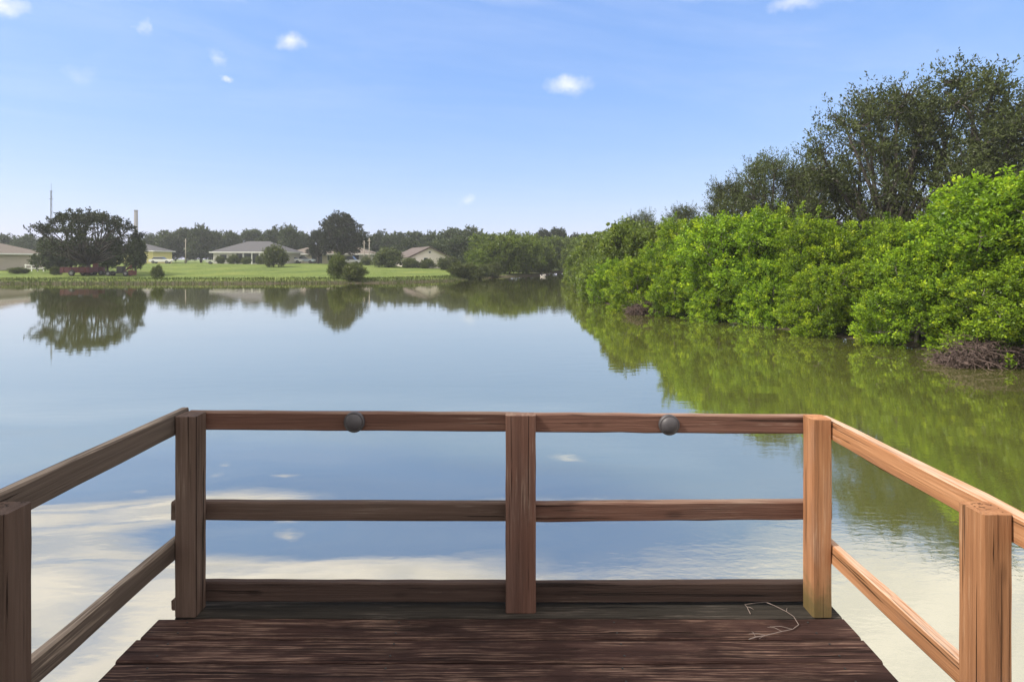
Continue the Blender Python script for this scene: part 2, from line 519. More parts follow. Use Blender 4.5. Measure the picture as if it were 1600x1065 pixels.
def crown_arrays(rng, lobes, per_lobe, per_spray, spray, spread, L, W, up=.35, flat=.8, low=-.35, tipbias=1.6):
    Vs, Ts = [], []
    for c, r in lobes:
        c, r = np.array(c, float), np.array(r, float)
        vol = (r[0] * r[1] * r[2]) ** (1 / 3)
        ns = int(per_lobe)
        d = unit(rng.normal(size=(ns * 3, 3)))
        d = d[(d[:, 2] > low) | (rng.random(len(d)) < .15)][:ns]
        ns = len(d)
        k = rng.uniform(.35, 1.0, (ns, 1)) ** .5
        lump = 1 + .16 * np.sin(d[:, :1] * 5 + c[0] * 3) * np.cos(d[:, 1:2] * 4 + c[1]) + .12 * rng.normal(size=(ns, 1))
        tip = c + d * r * k * lump
        ax = unit(d * np.array([1, 1, .8]) + np.array([0, 0, up]) + .35 * rng.normal(size=(ns, 3)))
        ln = spray * rng.uniform(.6, 1.4, (ns, 1))
        tn = rng.normal(.45, .25, ns)
        t = rng.random((ns, per_spray, 1)) ** (1 / tipbias)
        pos = tip[:, None] + ax[:, None] * (t - .6) * ln[:, None] + rng.normal(size=(ns, per_spray, 3)) * spread * (1.15 - .75 * t)
        la = unit(ax[:, None] * .7 + .75 * rng.normal(size=(ns, per_spray, 3)) + np.array([0, 0, .15]))
        V = leaves_at(rng, pos.reshape(-1, 3), la.reshape(-1, 3), L, W, flat)
        T = (tn[:, None] + rng.normal(0, .14, (ns, per_spray)) + .25 * (t[..., 0] - .5)).reshape(-1)
        Vs.append(V)
        Ts.append(T)
    return np.concatenate(Vs), np.concatenate(Ts)


def limbs(rng, lobes, H0, r0, twigs=5, lean=(0, 0)):
    """trunk with limbs that reach into every lobe"""
    mb = MB()
    fork = np.array([lean[0] * .5, lean[1] * .5, H0])
    mb.tube([(0, 0, -.25), (lean[0] * .2 + .05, lean[1] * .2, H0 * .45), tuple(fork)], [r0 * 1.25, r0, r0 * .8], 8)
    for c, r in lobes:
        c, r = np.array(c), np.array(r)
        mid = fork * .5 + c * .5 + rng.normal(0, .08, 3) * np.linalg.norm(c - fork)
        mb.tube([tuple(fork - np.array([0, 0, r0 * .5])), tuple(mid), tuple(c)], [r0 * .6, r0 * .4, r0 * .2], 6)
        for k in range(twigs):
            d = unit(rng.normal(size=3) + np.array([0, 0, .5]))
            e = c + d * r * .85
            q = (c + e) / 2 + rng.normal(0, .06, 3) * r
            mb.tube([tuple(c), tuple(q), tuple(e)], [r0 * .2, r0 * .12, r0 * .04], 4, False)
    return mb


PROTO = {}


def plant_proto(key, lobes, mat, barkmat, H0, r0, seed, twigs=5, part='crown', **kw):
    rng = np.random.default_rng(seed)
    V, T = crown_arrays(rng, lobes, **kw)
    cm = quad_mesh(part, V, T)
    cm.materials.append(M[mat])
    tm = limbs(rng, lobes, H0, r0, twigs).mesh('trunk', True)
    tm.materials.append(M[barkmat])
    top = max(c[2] + r[2] for c, r in lobes)
    PROTO[key] = (cm, tm, top, part)


def plant(key, name, label, cat, x, y, h, wide=1.0, rz=0.0, group=None, z=None, tilt=0.0):
    cm, tm, top, part = PROTO[key]
    s = h / top
    o = thing(name, label, cat, (x, y, gz(x, y) if z is None else z), rz, group)
    for nm, me in (('trunk', tm), (part, cm)):
        c = link(nm, me, None, o)
        c.scale = (s * wide, s * wide, s)
    o.rotation_euler = (tilt, 0, rz)
    return o


def blob_lobes(rng, n, W, zlo, zhi, rl, squash=.75):
    """lobes spread through an egg-shaped crown"""
    L = []
    for i in range(n):
        a = 2.4 * i + rng.uniform(-.5, .5)
        f = (i + .5) / n
        z = zlo + (zhi - zlo) * f
        prof = math.sin(math.pi * min(1, .22 + .70 * f)) ** .8
        rad = W * prof * rng.uniform(.45, .95)
        r = rl * rng.uniform(.75, 1.25)
        L.append(((rad * math.cos(a), rad * math.sin(a), z), (r, r, r * squash)))
    return L


rg = np.random.default_rng(5)
# mangroves: mounds of upright rosettes down to the water (unit tree about 4 m)
for i in range(4):
    r_ = np.random.default_rng(40 + i)
    lob = blob_lobes(r_, 19, 1.65, .40, 3.45, .70, .9)
    plant_proto('mangrove%d' % i, lob, 'mangrove', 'bark_grey', .9, .07, 60 + i, 3,
                per_lobe=54, per_spray=54, spray=.42, spread=.088, L=.088, W=.046, up=.75, flat=.9, low=-.45, tipbias=2.0)
for i in range(3):
    r_ = np.random.default_rng(80 + i)
    lob = blob_lobes(r_, 15, 2.3, .5, 4.2, 1.15, .85)
    plant_proto('farmangrove%d' % i, lob, 'mangrove_far', 'bark_grey', 1.0, .1, 90 + i, 2,
                per_lobe=70, per_spray=12, spray=.6, spread=.16, L=.30, W=.17, up=.5, flat=.9, low=-.4)
# tall open trees with feathery twig ends (unit about 11 m)
for i in range(3):
    r_ = np.random.default_rng(120 + i)
    lob = blob_lobes(r_, 30, 4.4, 2.6, 9.6, 1.2, .8)
    plant_proto('tall%d' % i, lob, 'tall', 'bark', 2.4, .24, 130 + i, 9,
                per_lobe=42, per_spray=30, spray=1.6, spread=.12, L=.17, W=.07, up=.45, flat=.5, low=-.5, tipbias=1.1)
# spreading oaks on the lawn
r_ = np.random.default_rng(150)
lob = []
for i in range(46):
    a, f = 2.4 * i + r_.uniform(-.4, .4), (i + .5) / 46
    rad = 5.9 * math.sqrt(f) * r_.uniform(.7, 1.05)
    q = r_.uniform(.6, 1.3)
    z = 7.1 - 2.6 * f * f + r_.uniform(-.5, .3)
    if i % 3 == 1:
        z = r_.uniform(2.6, 4.6)
    lob.append(((rad * math.cos(a), rad * math.sin(a), z), (1.0 * q, 1.0 * q, .75 * q)))
plant_proto('oak_open', lob, 'oak', 'bark', 1.5, .26, 151, 6, per_lobe=25, per_spray=14, spray=.95, spread=.14, L=.26, W=.14, up=.3, flat=.6, low=-.4)
for i in range(2):
    r_ = np.random.default_rng(160 + i)
    lob = blob_lobes(r_, 26, 4.6, 2.6, 9.2, 1.5, .8)
    plant_proto('oak_round%d' % i, lob, 'oak', 'bark', 2.2, .40, 170 + i, 5,
                per_lobe=52, per_spray=14, spray=.9, spread=.22, L=.34, W=.2, up=.3, flat=.6, low=-.5)
# shade tree added out of view, dense and flat-topped to shade the deck (unit about 10 m)
r_ = np.random.default_rng(300)
lob = []
for i in range(24):
    a, f = 2.4 * i, (i + .5) / 24
    rad = 3.9 * math.sqrt(f)
    lob.append(((rad * math.cos(a), rad * math.sin(a), 8.6 - 1.4 * f + r_.uniform(-1.6, .2) * (i % 2)), (1.5, 1.5, 1.1)))
plant_proto('shade', lob, 'oak', 'bark', 3.0, .3, 301, 5, per_lobe=80, per_spray=16, spray=.9, spread=.28, L=.36, W=.22, up=.2, flat=.9, low=-.5)
# wood beyond the houses
for i in range(4):
    r_ = np.random.default_rng(180 + i)
    lob = blob_lobes(r_, 16, 3.0, 1.4, 6.3 + .3 * i, 1.5, .85)
    plant_proto('far%d' % i, lob, 'far', 'bark', 1.6, .22, 190 + i, 3,
                per_lobe=52, per_spray=12, spray=.8, spread=.25, L=.42, W=.26, up=.4, flat=.6, low=-.6)
# rounded shrubs
for i in range(2):
    r_ = np.random.default_rng(200 + i)
    lob = blob_lobes(r_, 13, 1.0, .25, 1.6, .40, .95)
    plant_proto('shrub%d' % i, lob, 'shrub', 'bark', .4, .05, 210 + i, 3, 'foliage',
                per_lobe=46, per_spray=13, spray=.6, spread=.11, L=.16, W=.08, up=.7, flat=.7, low=-.5)


# ------------------------------------------------------------------ timber helper
def beam(name, mat, p0, p1, wid, hgt, parent, seed, seg=10, wear=.0025, ends=(0, 0), up=(0, 0, 1), bev=.006):
    """squared timber from p0 to p1 (centre line); local X runs along it, so does the grain"""
    rng = random.Random(seed)
    p0, p1 = Vector(p0), Vector(p1)
    L = (p1 - p0).length
    xa = (p1 - p0).normalized()
    za = Vector(up)
    ya = za.cross(xa).normalized()
    za = xa.cross(ya)
    a, b = wid / 2, hgt / 2
    prof = [(-a + bev, -b), (a - bev, -b), (a, -b + bev), (a, b - bev), (a - bev, b), (-a + bev, b), (-a, b - bev), (-a, -b + bev)]
    mb = MB()
    n = len(prof)
    for i in range(seg + 1):
        x = L * i / seg
        dy, dz_ = rng.uniform(-wear, wear), rng.uniform(-wear, wear)
        for y, z in prof:
            mb.v.append((x, y + dy * .6 + rng.uniform(-wear, wear) * .5, z + dz_ * .6 + rng.uniform(-wear, wear) * .5))
    for i in range(seg):
        for k in range(n):
            mb.f.append((i * n + k, i * n + (k + 1) % n, (i + 1) * n + (k + 1) % n, (i + 1) * n + k))
    mb.f.append(tuple(reversed(range(n))))
    mb.f.append(tuple(seg * n + k for k in range(n)))
    o = mb.build(name, mat, parent)
    mt = Matrix((xa, ya, za)).transposed().to_4x4()
    mt.translation = p0
    o.matrix_local = mt
    return o


# ------------------------------------------------------------------ the dock
DZ = 0.875
dock = thing('wooden_dock', 'weathered wooden dock with open plank rail, jutting over the pond', 'dock', (0, 0, 0))
ZP, ZB = 2.525, 2.615                     # front and back faces of the end posts
XL, XR = -1.60, 1.495
# deck planks
edgeY = ZP
k = 0
beam('plank', 'wood_mossy', (-1.532, ZP + .070, DZ - .019), (1.50, ZP + .070, DZ - .019), .130, .038, dock, 900, 24, .0022)['label'] = 'dark damp deck plank with moss under the end rail'
while edgeY > -6.5:
    jl, jr = random.Random(k).uniform(-.006, .006), random.Random(k + 77).uniform(-.006, .006)
    beam('plank', 'wood_deck', (XL + jl, edgeY - .0695, DZ - .019), (XR + jr, edgeY - .0695, DZ - .019 + .0), .1325, .038, dock, 901 + k, 24, .0026)
    edgeY -= .1395
    k += 1
# joists and pilings under the deck
for x in (-1.45, -.5, .45, 1.33):
    beam('joist', 'wood_dark', (x, -6.4, DZ - .115), (x, 2.60, DZ - .115), .045, .14, dock, int(960 + x * 10), 6)
for x in (-1.38, 1.27):
    for y in (2.2, -.6, -3.4, -6.0):
        MB().tube([(x, y, -1.4), (x, y, DZ - .19)], .085, 12).build('piling', 'wood_dark', dock, smooth=True)
# posts
PT = 1.786


def post(mat, x0, x1, y0, y1, ztop, seed, label=None):
    o = beam('post', mat, ((x0 + x1) / 2, (y0 + y1) / 2, DZ + .002), ((x0 + x1) / 2, (y0 + y1) / 2, ztop), y1 - y0, x1 - x0, dock, seed, 8, .0016, up=(1, 0, 0), bev=.007)
    if label:
        o['label'] = label
    return o


post('wood_dark', -1.532, -1.434, ZP, ZB, PT, 31, 'dark brown corner post at the far left of the rail')
post('wood_red', -.029, .110, ZP + .03, ZB, PT - .004, 32, 'broad reddish brown post in the middle of the end rail')
post('wood_orange_post', 1.364, 1.453, ZP, ZB, PT - .014, 33, 'orange brown corner post with a mossy foot')
post('wood_dark', -1.532, -1.434, 1.578, 1.668, PT - .010, 34, 'dark brown near post at the left edge')
post('wood_orange_post', 1.364, 1.453, 1.612, 1.705, PT - .026, 35, 'orange pine near post at the right')
for i, y in enumerate((-.25, -2.1, -4.0, -6.0)):
    post('wood_dark', -1.532, -1.434, y, y + .09, PT - .01, 41 + i)
    post('wood_orange_post', 1.364, 1.453, y, y + .09, PT - .02, 51 + i)
# end rails on the outer side of the posts, each row joined behind the middle post
RT = .038
yr = ZB + RT / 2 + .001


def endrail(zl, zm, zr, h, xl, xr, seed, mats):
    beam('rail', mats[0], (xl, yr, zl - h / 2), (.040, yr, zm - h / 2), RT, h, dock, seed, 12, .0018)
    beam('rail', mats[1], (.043, yr, zm - h / 2 - .002), (xr, yr, zr - h / 2), RT, h, dock, seed + 1, 12, .0018)


endrail(1.784, 1.776, 1.764, .086, -1.525, 1.452, 61, ('wood_red', 'wood_red'))
endrail(1.360, 1.355, 1.364, .088, -1.602, 1.503, 63, ('wood_dark', 'wood_red'))
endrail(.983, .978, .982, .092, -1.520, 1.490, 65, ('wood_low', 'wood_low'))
# side rails, outside the posts
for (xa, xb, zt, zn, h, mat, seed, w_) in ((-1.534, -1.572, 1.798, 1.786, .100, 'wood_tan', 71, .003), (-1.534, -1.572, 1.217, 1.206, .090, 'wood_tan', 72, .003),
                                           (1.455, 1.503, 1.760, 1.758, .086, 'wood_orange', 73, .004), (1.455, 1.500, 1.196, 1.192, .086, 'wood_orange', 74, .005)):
    xm = (xa + xb) / 2
    beam('rail', mat, (xm, -6.3, zn - h / 2), (xm, ZB + (.03 if zt > 1.5 else 0), zt - h / 2), abs(xa - xb), h, dock, seed, 40, w_)
beam('block', 'wood_dark', (-1.548, 2.555, .915), (-1.548, 2.61, .915), .03, .05, dock, 75, 2)
# nail heads
nm = MB().lathe([(.0045, 0), (.0045, .0015), (.003, .0022)], 8).mesh('nail')
nm.materials.append(M['black'])
for j in range(1, 9):
    for x in (-1.45, -.5, .45, 1.33):
        for q in (-.035, .035):
            link('nail', nm, None, dock, (x + random.Random(j + x).uniform(-.012, .012), ZP - .1395 * j + .07 + q, DZ + .002))

# round caps on the end rail
for x, z, lab in ((-.738, 1.739, 'dark round dome cap on the top rail, left of the middle post'),
                  (.735, 1.726, 'dark round dome cap on the top rail, right of the middle post')):
    t_ = thing('round_rail_light', lab, 'rail light', (x, ZB - .003, z), 0, 'round caps on the end rail')
    MB().lathe([(.048, -.002), (.048, .012), (.044, .016)], 28, 'Y').build('rim', 'cap', t_, smooth=False)
    MB().lathe([(.041, .015), (.039, .022), (.032, .029), (.020, .034), (.006, .036)], 28, 'Y').build('dome', 'cap', t_, smooth=True)

# dry vine lying on the deck
tw = [(1172.5, 959), (1167, 950), (1163.7, 944.5), (1182, 941.8), (1196, 942.5), (1209.6, 945.9), (1228.9, 955.5), (1239.9, 965), (1248, 976),
      (1238.5, 983), (1222, 988.5), (1197, 992.6), (1180.8, 995.4), (1169.8, 1001)]
pts = []
for i, (px, py) in enumerate(tw):
    Y = F * 1.62 / (py - HY)
    pts.append((gx(px, Y), Y, DZ + .007 + .006 * (i % 3 == 1)))
mb = MB().tube(pts, [.0013 + .0007 * (i % 4 == 0) for i in range(len(pts))], 6)
for i, (ex, ey) in ((10, (-.05, .03)), (11, (-.07, .012)), (11, (-.04, -.02)), (6, (.02, .03)), (9, (-.09, .022)), (12, (.0, .04)), (1, (.025, -.02))):
    p = pts[i]
    mb.tube([p, (p[0] + ex * .5, p[1] + ey * .6, p[2] + .004), (p[0] + ex, p[1] + ey, p[2] - .002)], [.0012, .001, .0006], 5)
tag(mb.build('dry_vine', 'twig', smooth=True), 'thin pale dry vine curled on the deck by the right corner post', 'vine')

# ------------------------------------------------------------------ mangroves along the right bank
ORD = ['first', 'second', 'third', 'fourth', 'fifth', 'sixth', 'seventh', 'eighth', 'ninth', 'tenth', 'eleventh', 'twelfth', 'thirteenth',
       'fourteenth', 'fifteenth', 'sixteenth', 'seventeenth', 'eighteenth', 'nineteenth', 'twentieth', 'twenty-first', 'twenty-second', 'twenty-third', 'twenty-fourth', 'twenty-fifth', 'twenty-sixth', 'twenty-seventh', 'twenty-eighth']
rr = random.Random(9)
line = [Vector((p[0], p[1])) for p in SHORE[1:12]]
seglen = [(b - a).length for a, b in zip(line, line[1:])]


def along(s):
    for a, b, l in zip(line, line[1:], seglen):
        if s <= l:
            d = (b - a) / l
            return a + d * s, Vector((d.y, -d.x))
        s -= l
    d = (line[-1] - line[-2]).normalized()
    return line[-1] + d * s, Vector((d.y, -d.x))


def row(offset, start, stop, step, hh, wide, name, text, grp):
    s, i = start, 0
    while s < stop:
        p, nrm = along(s)
        q = p + nrm * (offset + rr.uniform(-.55, .55) * (.5 if offset < 2 else 1))
        h = hh(s) * rr.uniform(.84, 1.13)
        far = s > 34
        key = ('farmangrove%d' % rr.randrange(3)) if far else ('mangrove%d' % rr.randrange(4))
        plant(key, name, text % ORD[i], 'mangrove', q.x, q.y, h, wide * rr.uniform(.9, 1.3) * (.9 if far else 1), rr.uniform(0, 6.28), grp, z=-.3 if offset < 2 else None,
              tilt=rr.uniform(-.12, .12))
        s += step * (1 + s / 60) * rr.uniform(.75, 1.2)
        i += 1


def bump(s):
    return 1.1 * max(0, min(1, (17 - s) / 5))


row(.80, 5.0, 70, 1.9, lambda s: 2.6 + .012 * s + .3 * bump(s), 1.05, 'mangrove_bush', 'bright green mangrove bush overhanging the water on the right bank, %s from the near end', 'mangroves at the waterline')
row(2.6, 6.0, 72, 2.2, lambda s: 3.5 + .014 * s + .7 * bump(s), 1.0, 'mangrove_shrub', 'taller green mangrove behind the waterline bushes, %s from the near end', 'mangroves behind the waterline')
row(4.8, 7.0, 74, 2.8, lambda s: 4.0 + .02 * s + bump(s), 1.0, 'mangrove_tree', 'upper mangrove at the back of the right bank, %s from the near end', 'mangroves at the back of the bank')


# dead brush at the waterline
def brush(x, y, wid, hgt, seed, label):
    rng = np.random.default_rng(seed)
    mb = MB()
    for i in range(420):
        a = rng.uniform(-1, 1)
        p = np.array([a * wid / 2, rng.uniform(-.5, .5) * .9, max(.0, hgt * (1 - a * a * .8) * rng.uniform(0, 1))])
        d = unit(rng.normal(size=3) * np.array([1, .8, .5]))
        L = rng.uniform(.25, .8)
        q = p + d * L * .5 + rng.normal(0, .05, 3)
        e = p + d * L + np.array([0, 0, -.12 * L])
        r0 = rng.uniform(.004, .014)
        mb.tube([tuple(p), tuple(q), tuple(e)], [r0, r0 * .8, r0 * .4], 4, False)
    t_ = thing('dead_brush_pile', label, 'brush pile', (x, y, .02), math.atan2(1.2, -.5) * 0, 'dead brush at the waterline')
    mb.build('branches', 'brush', t_)
    n = 2600
    a = rng.uniform(-1, 1, n)
    pos = np.stack([a * wid / 2, rng.uniform(-.45, .45, n), hgt * (1 - a * a * .8) * rng.uniform(0, 1, n)], 1)
    V = leaves_at(rng, pos, unit(rng.normal(size=(n, 3))), .13, .04, .3)
    link('dead_leaves', quad_mesh('dead_leaves', V, rng.random(n)), 'brush', t_)


brush(11.35, 13.15, 2.4, .50, 1, 'reddish brown tangle of dead branches at the waterline near the right edge')
brush(6.25, 25.3, 1.9, .62, 2, 'small brown dead brush clump under the far mangroves on the right bank')

# tall trees behind the mangroves
for key, px, Y, h, wd, lab in (
        ('tall0', 1515, 28.0, 11.8, .92, 'tallest dark olive tree with feathery top near the right edge'),
        ('tall1', 1385, 28.5, 11.2, .86, 'tall open dark tree with ragged twig ends, left of the tallest one'),
        ('tall2', 1630, 27.0, 10.4, 1.0, 'dark tall tree cut off by the right edge of the picture'),
        ('tall2', 1268, 33.0, 8.0, .9, 'mid-height dark tree stepping down left of the two tallest'),
        ('tall0', 1200, 34.5, 8.8, .82, 'rounded dark tree above the mangroves, second from the left of the tall row'),
        ('tall1', 1138, 36.5, 7.6, .80, 'lowest dark tree at the left end of the tall row'),
        ('tall2', 1000, 60.0, 7.6, .8, 'small lone dark tree poking above the far mangroves'),
        ('tall1', 1070, 48.0, 7.0, .8, 'dark tree top just showing between lone tree and tall row')):
    plant(key, 'tall_tree', lab, 'tree', gx(px, Y), Y, h, wd, rr.uniform(0, 6.28), 'tall dark trees behind the mangroves')

# ------------------------------------------------------------------ cove: mangroves and trees at the head of the pond
cove = [(748, 80, 3.2, 'farmangrove1'), (772, 83, 5.0, 'farmangrove0'), (796, 84, 5.7, 'farmangrove2'), (822, 86, 5.6, 'farmangrove1'), (845, 90, 5.2, 'farmangrove0'),
        (760, 95, 6.2, 'farmangrove2'), (790, 97, 6.8, 'farmangrove0'), (828, 102, 7.0, 'farmangrove1'), (862, 107, 6.4, 'farmangrove2'),
        (905, 96, 5.6, 'farmangrove0'), (890, 112, 6.6, 'farmangrove1'), (925, 84, 6.0, 'farmangrove2'), (945, 72, 5.6, 'farmangrove1'), (876, 118, 7.0, 'farmangrove0')]
for i, (px, Y, h, key) in enumerate(sorted(cove)):
    plant(key, 'cove_mangrove', 'hazy green mangrove thicket at the head of the pond, %s from the left' % ORD[i], 'mangrove', gx(px, Y), Y, h, 1.05, rr.uniform(0, 6.28),
          'mangroves at the head of the pond')
for i, (px, Y, h, key) in enumerate(((850, 125, 9.0, 'oak_round0'), (872, 128, 9.2, 'oak_round1'), (900, 126, 8.0, 'oak_round0'))):
    plant(key, 'oak_tree', 'dark tree crown rising behind the head of the pond, %s from the left' % ORD[i], 'tree', gx(px, Y), Y, h, .72, rr.uniform(0, 6.28), 'dark trees behind the cove')
for i, (px, Y, h) in enumerate(((716, 68, 1.7), (733, 69, 1.9), (752, 72, 1.8), (770, 76.5, 1.9))):
    plant('shrub%d' % (i % 2), 'shore_shrub', 'low grey-green shrub where the lawn ends at the cove, %s from the left' % ORD[i], 'shrub', gx(px, Y), Y, h, 1.2, i, 'shrubs at the end of the lawn')

# ------------------------------------------------------------------ unseen trees added on the near bank, behind and left of the dock, to shade the deck
for x, y, h, lab in ((-11.0, 1.0, 12.3, 'dense shade tree, added out of view, on the near bank left of the dock, nearest the water'),
                     (-11.0, -2.6, 12.3, 'dense shade tree, added out of view, on the near bank behind the left of the dock'),
                     (-11.2, -6.4, 12.0, 'dense shade tree, added out of view, on the near bank by the landward end of the dock')):
    plant('shade', 'added_shade_tree', lab, 'tree', x, y, h, .62, rr.uniform(0, 6), 'added shade trees out of view on the near bank')

# ------------------------------------------------------------------ left bank trees and shrubs
x, y = gx(138, 66), 66
plant('oak_open', 'oak_tree', 'large spreading oak with open crown on the left bank', 'tree', x, y, 7.7, .95, .6)
for px, Y, h, wd, key, lab in (
        (80, 74, 4.4, 1.0, 'far0', 'dense dark tree under the spreading oak, on its left'),
        (112, 78, 4.6, 1.0, 'far1', 'dense dark tree behind the trunk of the spreading oak'),
        (168, 76, 4.5, 1.0, 'far2', 'dense dark tree under the spreading oak, right of its trunk'),
        (212, 74, 4.9, .55, 'far3', 'dark narrow tree at the right end of the oak, before the smokestack')):
    plant(key, 'dark_tree', lab, 'tree', gx(px, Y), Y, h, wd, rr.uniform(0, 6), 'dense trees round the oak')
plant('oak_round0', 'oak_tree', 'tall dark oak with rounded crown above the houses', 'tree', gx(534, 118), 118, 11.2, 1.0, 1.0)
plant('oak_round1', 'oak_tree', 'smaller dark oak leaning on the left of the tall rounded oak', 'tree', gx(497, 120), 120, 7.2, .7, 2.0)
far = []
for px, Y, h, wd in ((-40, 150, 8.2, 1.1), (5, 150, 7.8, 1.1), (40, 140, 7.0, 1.1), (75, 150, 7.0, 1.1), (170, 150, 7.4, 1.1), (238, 150, 7.8, .9), (262, 145, 8.2, 1.0),
                     (290, 150, 9.2, 1.0), (314, 145, 9.6, .9), (340, 155, 8.8, .9), (362, 150, 8.4, .8), (392, 160, 9.4, 1.0), (428, 150, 9.4, .9), (452, 140, 9.6, .75),
                     (474, 150, 8.2, .8), (592, 150, 8.4, 1.0), (618, 145, 8.0, 1.0), (646, 150, 8.2, 1.1), (676, 145, 8.0, 1.1), (704, 135, 8.6, 1.2), (735, 130, 8.8, 1.2),
                     (560, 155, 8.0, 1.0), (690, 118, 5.8, 1.3), (722, 108, 6.2, 1.2), (640, 128, 6.0, 1.0)):
    far.append((px, Y, h, wd))
for i, (px, Y, h, wd) in enumerate(sorted(far)):
    plant('far%d' % (i % 4), 'background_tree', 'hazy green tree in the wood behind the houses, %s from the left' % ORD[i],
          'tree', gx(px, Y), Y, h, wd, rr.uniform(0, 6.28), 'trees in the wood behind the houses')
for px, Y, h, wd, key, lab in (
        (428, 93, 3.6, .95, 'shrub0', 'tall rounded shrub standing alone on the lawn before the grey-roofed house'),
        (527, 60.0, 2.5, .75, 'shrub1', 'dark upright shrub at the waterline in the middle of the left bank'),
        (553, 59.2, 1.7, 1.3, 'shrub0', 'low wide green shrub at the waterline beside the upright dark shrub'),
        (246, 59.0, 1.3, .8, 'shrub1', 'small weedy shrub on the bank below the yellow house'),
        (607, 100, 3.3, 1.5, 'shrub1', 'big dark round bush left of the beige gabled house'),
        (640, 98, 1.7, 1.5, 'shrub0', 'low bush in front of the beige gabled house'),
        (668, 98, 1.6, 1.6, 'shrub1', 'low dark hedge bush at the right foot of the beige gabled house'),
        (365, 108, 1.7, 1.2, 'shrub1', 'dark shrub against the porch of the grey-roofed house'),
        (385, 107, 1.4, 1.2, 'shrub0', 'shrub in the middle of the grey-roofed house front'),
        (344, 107, 1.5, 1.0, 'shrub0', 'shrub at the left corner of the grey-roofed house'),
        (408, 107, 1.8, .9, 'shrub1', 'slim shrub right of the grey-roofed house porch'),
        (28, 72, 0.8, 2.4, 'shrub0', 'low dark hedge before the tan house at the left edge'),
        (88, 68, 0.95, 1.3, 'shrub1', 'low dark bush left of the red trailer'),
        (700, 93, 2.2, 1.5, 'shrub0', 'green bush right of the beige gabled house'),
        (572, 112, 1.6, 1.4, 'shrub1', 'low bush between the pale poles and the parked cars')):
    plant(key, 'shrub', lab, 'shrub', gx(px, Y), Y, h, wd, rr.uniform(0, 6.28))


